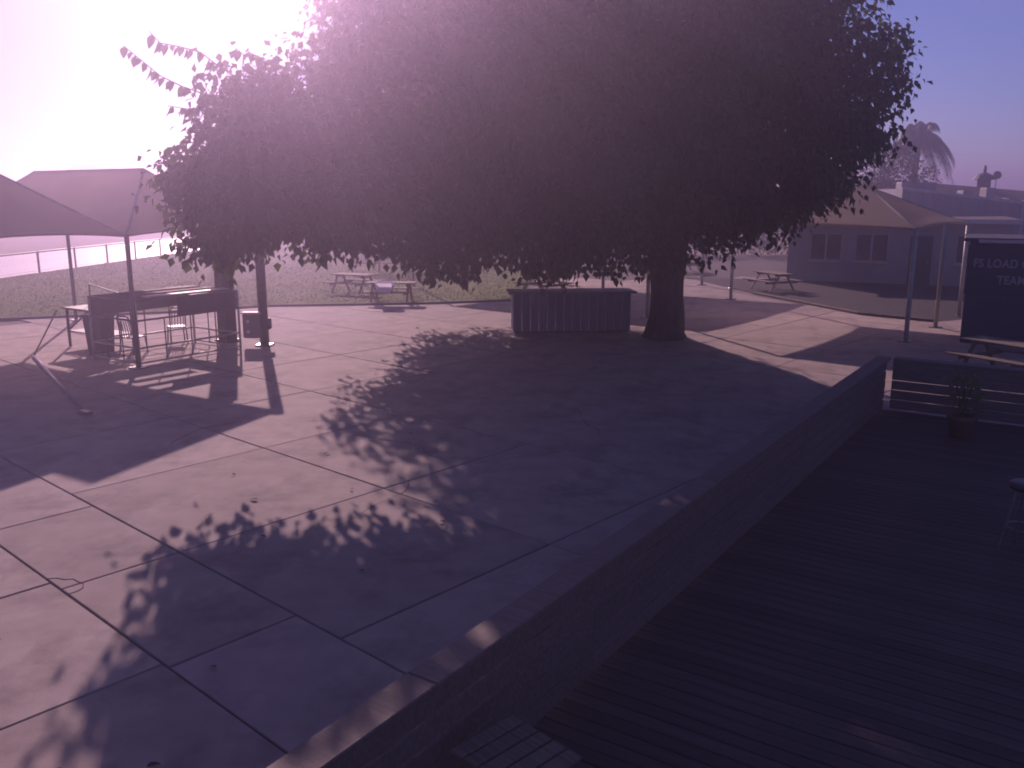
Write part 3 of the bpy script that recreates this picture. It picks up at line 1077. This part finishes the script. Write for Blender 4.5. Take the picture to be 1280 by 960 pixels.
for i, (x0, x1, z0, z1) in enumerate(openings):
    cx, cz, w, h = (x0 + x1) / 2, (z0 + z1) / 2, x1 - x0, z1 - z0
    if z0 == 0:
        d = MB().box((cx, .16, cz), (w - .01, .06, h - .01), bev=.006).build('door', 'dark_panel', bld)
        MB().box((cx + .33, .11, 1.0), (.05, .05, .14), bev=.01).build('handle', 'steel', d)
        continue
    win = MB()
    for a, b in (((x0, z0), (x1, z0)), ((x1, z0), (x1, z1)), ((x1, z1), (x0, z1)), ((x0, z1), (x0, z0)), ((cx, z0), (cx, z1))):
        win.bar((a[0], .13, a[1]), (b[0], .13, b[1]), .07, .07, up=(0, 1, 0))
    wo = win.build('window', 'trim', bld)
    for s in (-1, 1):
        MB().box((cx + s * w / 4, .17, cz), (w / 2 - .02, .012, h - .02)).build('pane', 'glass', wo)
    MB().box((cx, -.05, z0 - .05), (w + .16, .14, .05), bev=.008).build('sill', 'trim', wo)
rf = MB().box((W_ / 2, 3.0, 2.90), (W_ + .8, 7.2, .14), bev=.02).build('roof', 'roofing', bld)
MB().box((W_ / 2, -.63, 2.88), (W_ + .84, .05, .20), bev=.01).build('fascia', 'trim', rf)

# corrugated metal shed with vent boxes
shed = thing('metal_shed', 'long corrugated metal shed with sloping top edge', 'shed', (20.6, 47.5, 0), 0)
SW = 22.0


def shed_top(x):
    return 4.35 - 0.12 * x


m = MB()
nx = int(SW / .19)
v, f = [], []
for i in range(nx + 1):
    x = i * .19
    y = 0 if (i // 2) % 2 else -.09
    v += [(x, y, -.05), (x, y, shed_top(x))]
for i in range(nx):
    f.append((2 * i, 2 * i + 2, 2 * i + 3, 2 * i + 1))
m.add(v, f).build('corrugated_wall', 'metal_wall', shed)
m = MB()
m.add([(0, .02, -.05), (SW, .02, -.05), (SW, 6, -.05), (0, 6, -.05), (0, .02, shed_top(0) - .02), (SW, .02, shed_top(SW) - .02), (SW, 6, shed_top(SW) - .02), (0, 6, shed_top(0) - .02)],
      [(3, 2, 1, 0), (4, 5, 6, 7), (0, 1, 5, 4), (1, 2, 6, 5), (2, 3, 7, 6), (3, 0, 4, 7)])
m.build('body', 'metal_wall', shed)
m = MB()
m.bar((-.1, -.09, shed_top(0) + .02), (SW + .1, -.09, shed_top(SW) + .02), .06, .14)
m.build('top_trim', 'trim', shed)
MB().box((6.4, -.09, 1.9), (.10, .06, 3.7), bev=.005).build('downpipe', 'trim', shed)
for x, w, h in ((1.4, 1.9, .62), (4.1, .55, .5), (5.3, .45, .8), (6.6, .5, .42)):
    MB().box((x, 1.6, shed_top(x) + h / 2 - .12), (w, .7, h), bev=.03).build('roof_vent', 'metal_wall', shed)

# hall with cupola behind the shed
hall = thing('dark_roofed_hall', 'large hall with dark low pitched roof and cupola behind the shed', 'building', (26.2, 60.0, 0), 0)
HW = 30.0
m = MB()
m.add([(0, 0, -.05), (HW, 0, -.05), (HW, 12, -.05), (0, 12, -.05), (0, 0, 3.3), (HW, 0, 2.2), (HW, 12, 2.2), (0, 12, 3.3)],
      [(3, 2, 1, 0), (4, 5, 6, 7), (0, 1, 5, 4), (1, 2, 6, 5), (2, 3, 7, 6), (3, 0, 4, 7)])
m.build('wall', 'stucco', hall)
zr, zs = 5.30, -0.085
m = MB()
m.add([(-.8, -.8, 3.25), (HW + .5, -.8, 2.1), (HW + .5, 6, zr + zs * HW), (-.8, 6, zr), (-.8, 12.8, 3.25), (HW + .5, 12.8, 2.1),
       (-.8, -.8, 3.1), (HW + .5, -.8, 1.95), (HW + .5, 12.8, 1.95), (-.8, 12.8, 3.1)],
      [(0, 1, 2, 3), (3, 2, 5, 4), (6, 9, 8, 7), (0, 6, 7, 1), (4, 5, 8, 9), (0, 3, 4, 9, 6), (1, 7, 8, 5, 2)])
rf = m.build('roof', 'roofing', hall)
cup = MB().lathe([(.48, 4.2), (.48, 5.08), (.50, 5.1)], (8.3, 6, 0), 8).build('cupola', 'roofing', hall)
MB().lathe([(.78, 5.1), (.76, 5.16), (.55, 5.42), (.18, 5.60), (.08, 5.62)], (8.3, 6, 0), 12).build('cap', 'dark_panel', cup)
MB().tube([(8.3, 6, 5.58), (8.3, 6, 5.8), (8.3, 6, 6.12)], [.09, .11, .07], 8).build('finial', 'dark_panel', cup)
dish = MB()
dish.lathe([(.02, 0), (.25, .03), (.42, .10), (.43, .12), (.24, .06), (.02, .04)], (0, 0, 0), 14)
do = dish.build('satellite_dish', 'dark_steel', hall, smooth=True)
do.location = (9.2, 6, 5.42)
do.scale = (.7, .7, .7)
do.rotation_euler = (R(75), R(-15), 0)
MB().tube([(9.18, 6.05, 4.2), (9.2, 6.02, 5.42)], .03, 6).build('dish_mast', 'dark_steel', hall)

# ---------------------------------------------------------------- palm, trees and shrubs
def palm(loc, label):
    t = thing('palm_tree', label, 'palm tree', loc)
    pts = [(0, 0, -.1), (.05, 0, 2), (.0, .05, 5), (.1, 0, 8.0)]
    MB().tube(pts, [.30, .22, .20, .24], 10).build('trunk', 'bark', t, smooth=True)
    g = random.Random(4)
    for k in range(56):
        a = math.tau * k / 56 + g.uniform(-.2, .2)
        el = g.uniform(-.35, 1.25)
        L = g.uniform(2.6, 3.4)
        d = Vector((math.cos(a), math.sin(a), 0))
        pts = []
        for i in range(9):
            s = i / 8
            out = L * (math.cos(el) * s * (1 - .18 * s))
            z = L * (math.sin(el) * s - .62 * s * s * (1.05 + .3 * math.cos(el)))
            pts.append(Vector((.1, 0, 8.05)) + d * out + Vector((0, 0, z)))
        fr = MB().tube(pts, [.045 - .0045 * i for i in range(9)], 5).build('frond', 'palm', t)
        m = MB()
        for i in range(1, 33):
            s = i / 33
            j = min(int(s * 8), 7)
            p = pts[j].lerp(pts[j + 1], s * 8 - j)
            tg = (pts[j + 1] - pts[j]).normalized()
            side = tg.cross(Vector((0, 0, 1))).normalized()
            ll = 1.0 * (1 - .75 * abs(s - .4)) * g.uniform(.8, 1.1)
            for sg in (-1, 1):
                dr = (side * sg * .75 + tg * .45 + Vector((0, 0, -.75 - .3 * g.random()))).normalized()
                w = tg * .028
                m.add([p - w, p + w, p + dr * ll * .6 + w * .9, p + dr * ll], [(0, 1, 2, 3)])
        tag(m.build('leaflets', 'palm', fr), kind='stuff')
    return t


palm((28.7, 64.5, 0), 'tall palm with drooping fronds rising behind the metal shed')


def bushy(name, label, cat, loc, lobes, mat, seed, trunk_h, ls=.2, dens=10, group=None):
    t = thing(name, label, cat, loc, 0, group)
    g = np.random.default_rng(seed)
    if trunk_h:
        MB().tube([(0, 0, -.1), (.05, .02, trunk_h * .5), (0, 0, trunk_h)], [.22, .15, .10], 8).build('trunk', 'bark', t, smooth=True)
    else:
        m = MB()
        for k in range(7):
            a = k * .9
            m.tube([(0, 0, -.05), (.15 * math.cos(a), .15 * math.sin(a), lobes[0][2] * .6), (.45 * math.cos(a), .45 * math.sin(a), lobes[0][2])], .02, 5)
        m.build('stems', 'bark', t)
    Ps, Os = [], []
    for lb in lobes:
        c, r = np.array(lb[:3]), np.array(lb[3:])
        n = int(4 * math.pi * np.prod(r) ** (2 / 3) * dens / 6) + 5
        u = g.normal(size=(n, 3))
        u /= np.linalg.norm(u, axis=1, keepdims=True)
        cl = c + u * r * (g.uniform(.5, 1.08, n) ** .7)[:, None]
        off = g.normal(size=(n, 14, 3)) * ls * 1.1
        Ps.append((cl[:, None] + off).reshape(-1, 3))
        Os.append(np.repeat(u, 14, 0))
    P, Oo = np.concatenate(Ps), np.concatenate(Os)
    k = P[:, 2] > .05
    P, Oo = P[k], Oo[k]
    n = len(P)
    ln = g.uniform(.7, 1.2, n) * ls
    V, F = leaf_arrays(P, Oo * .5 + g.normal(size=(n, 3)) * .5 + np.array([0, 0, -.3]), g.normal(size=(n, 3)) * .6 + np.array([0, 0, .6]), ln, ln * .5)
    tag(bulk('crown', V, 3, F, mat, t), kind='stuff')
    return t


bushy('leafy_tree', 'dark leafy tree between the tan canopy and the palm', 'tree', (24.2, 58, 0),
      [(0, 0, 5.0, 2.0, 2.0, 1.7), (1.6, .2, 4.6, 1.5, 1.5, 1.3), (-1.6, 0, 5.4, 1.8, 1.8, 1.6), (.3, 0, 6.2, 1.4, 1.4, 1.0)], 'bush', 5, 4.2, .24, 12)
bushy('flowering_shrub', 'yellow-green shrub catching sun beyond the trunk', 'shrub', (5.2, 58, 0),
      [(0, 0, 1.2, .9, .9, .8), (.7, .2, .9, .7, .6, .6), (-.7, 0, .8, .6, .6, .5)], 'shrub', 6, 0, .2, 16)
bushy('round_bush', 'rounded green bush beyond the lawn corner', 'shrub', (-1.5, 60, 0.02),
      [(0, 0, .9, .9, .9, .8), (.9, .2, .7, .7, .6, .6)], 'bush', 7, 0, .16, 16)
hedge = [(-3.2, 66, 'dark rounded hedge bush in the row beyond the yard, at its lawn end'), (0.4, 64, 'dark hedge bush in the row beyond the yard, beside the lawn end bush'),
         (8.6, 63, 'dark hedge bush in the row beyond the yard, behind the yellow-green shrub'), (11.6, 62, 'dark hedge bush in the row beyond the yard, behind the picnic tables'),
         (15.2, 62, 'dark hedge bush in the row beyond the yard, left of the pale building'), (18.4, 62, 'dark hedge bush in the row beyond the yard, half behind the pale building')]
for i, (x, y, lab) in enumerate(hedge):
    bushy('hedge_bush', lab, 'shrub', (x, y, -.04), [(0, 0, 1.5, 1.9, 1.2, 1.35), (1.2, 0, 1.2, 1.1, 1, 1.0), (-1.3, .2, 1.3, 1.2, 1, 1.1)], 'bush', 60 + i, 0, .24, 9, 'hedge beyond the yard')
far = [(-14, 146, 'far dark tree beyond the taxiway, nearest the lawn corner'), (2, 152, 'far dark tree in line with the mesh screen'), (16, 150, 'far dark tree in line with the trunk'), (34, 140, 'far dark tree behind the tan canopy')]
for i, (x, y, lab) in enumerate(far):
    bushy('leafy_tree', lab, 'tree', (x, y, -.05), [(0, 0, 3.6, 3.6, 2.5, 2.2), (3.2, 0, 3.0, 2.6, 2, 1.9), (-3.3, 0, 2.8, 2.6, 2, 1.8)], 'bush', 30 + i, 2.6, .5, 6, 'trees far beyond the yard')

# dry leaves dropped on the concrete
M['dry_leaf'] = material('dry_leaf', (0.09, 0.06, 0.035), (0.06, 0.04, 0.025), 4, 0.8)
for k, (x, y) in enumerate([(-2.6, 5.55), (-2.75, 5.5), (-3.2, 5.5), (-2.55, 6.9), (-4.7, 7.4), (-1.6, 8.9), (-2.2, 11.6), (-3.4, 11.2), (-.9, 10.4), (-2.9, 13.4), (-4.1, 12.3), (-1.7, 14.6), (-3.0, 9.9), (-4.9, 6.6)]):
    me = leaf_mesh[k % 4].copy()
    me.materials.clear()
    me.materials.append(M['dry_leaf'])
    o = link('fallen_leaf', me, None)
    o.location = (x, y, .022)
    o.rotation_euler = (rnd.uniform(-.2, .2), rnd.uniform(-.1, .2), rnd.uniform(0, 6.2))
    o.scale = [rnd.uniform(.3, .55)] * 3
    tag(o, 'small dry brown leaf fallen on the concrete', 'leaf', 'fallen leaves on the concrete')

# ---------------------------------------------------------------- haze: volume added to stand in for veiling glare in the lens
hz = MB().box((0, 195, 4.85), (840, 500, 12.3)).build('added_glare_haze', None)
hm = bpy.data.materials.new('glare_haze')
hm.use_nodes = True
hn, hl = hm.node_tree.nodes, hm.node_tree.links
for nd in list(hn):
    if nd.type == 'BSDF_PRINCIPLED':
        hn.remove(nd)
pv = hn.new('ShaderNodeVolumePrincipled')
pv.inputs['Color'].default_value = (*HAZE_COLOR, 1)
pv.inputs['Density'].default_value = HAZE_DENSITY
pv.inputs['Anisotropy'].default_value = HAZE_G
hl.new(pv.outputs[0], hn['Material Output'].inputs['Volume'])
hz.data.materials.append(hm)
tag(hz, 'thin violet haze added over the whole yard for lens glare', 'added_glare_haze', kind='stuff')
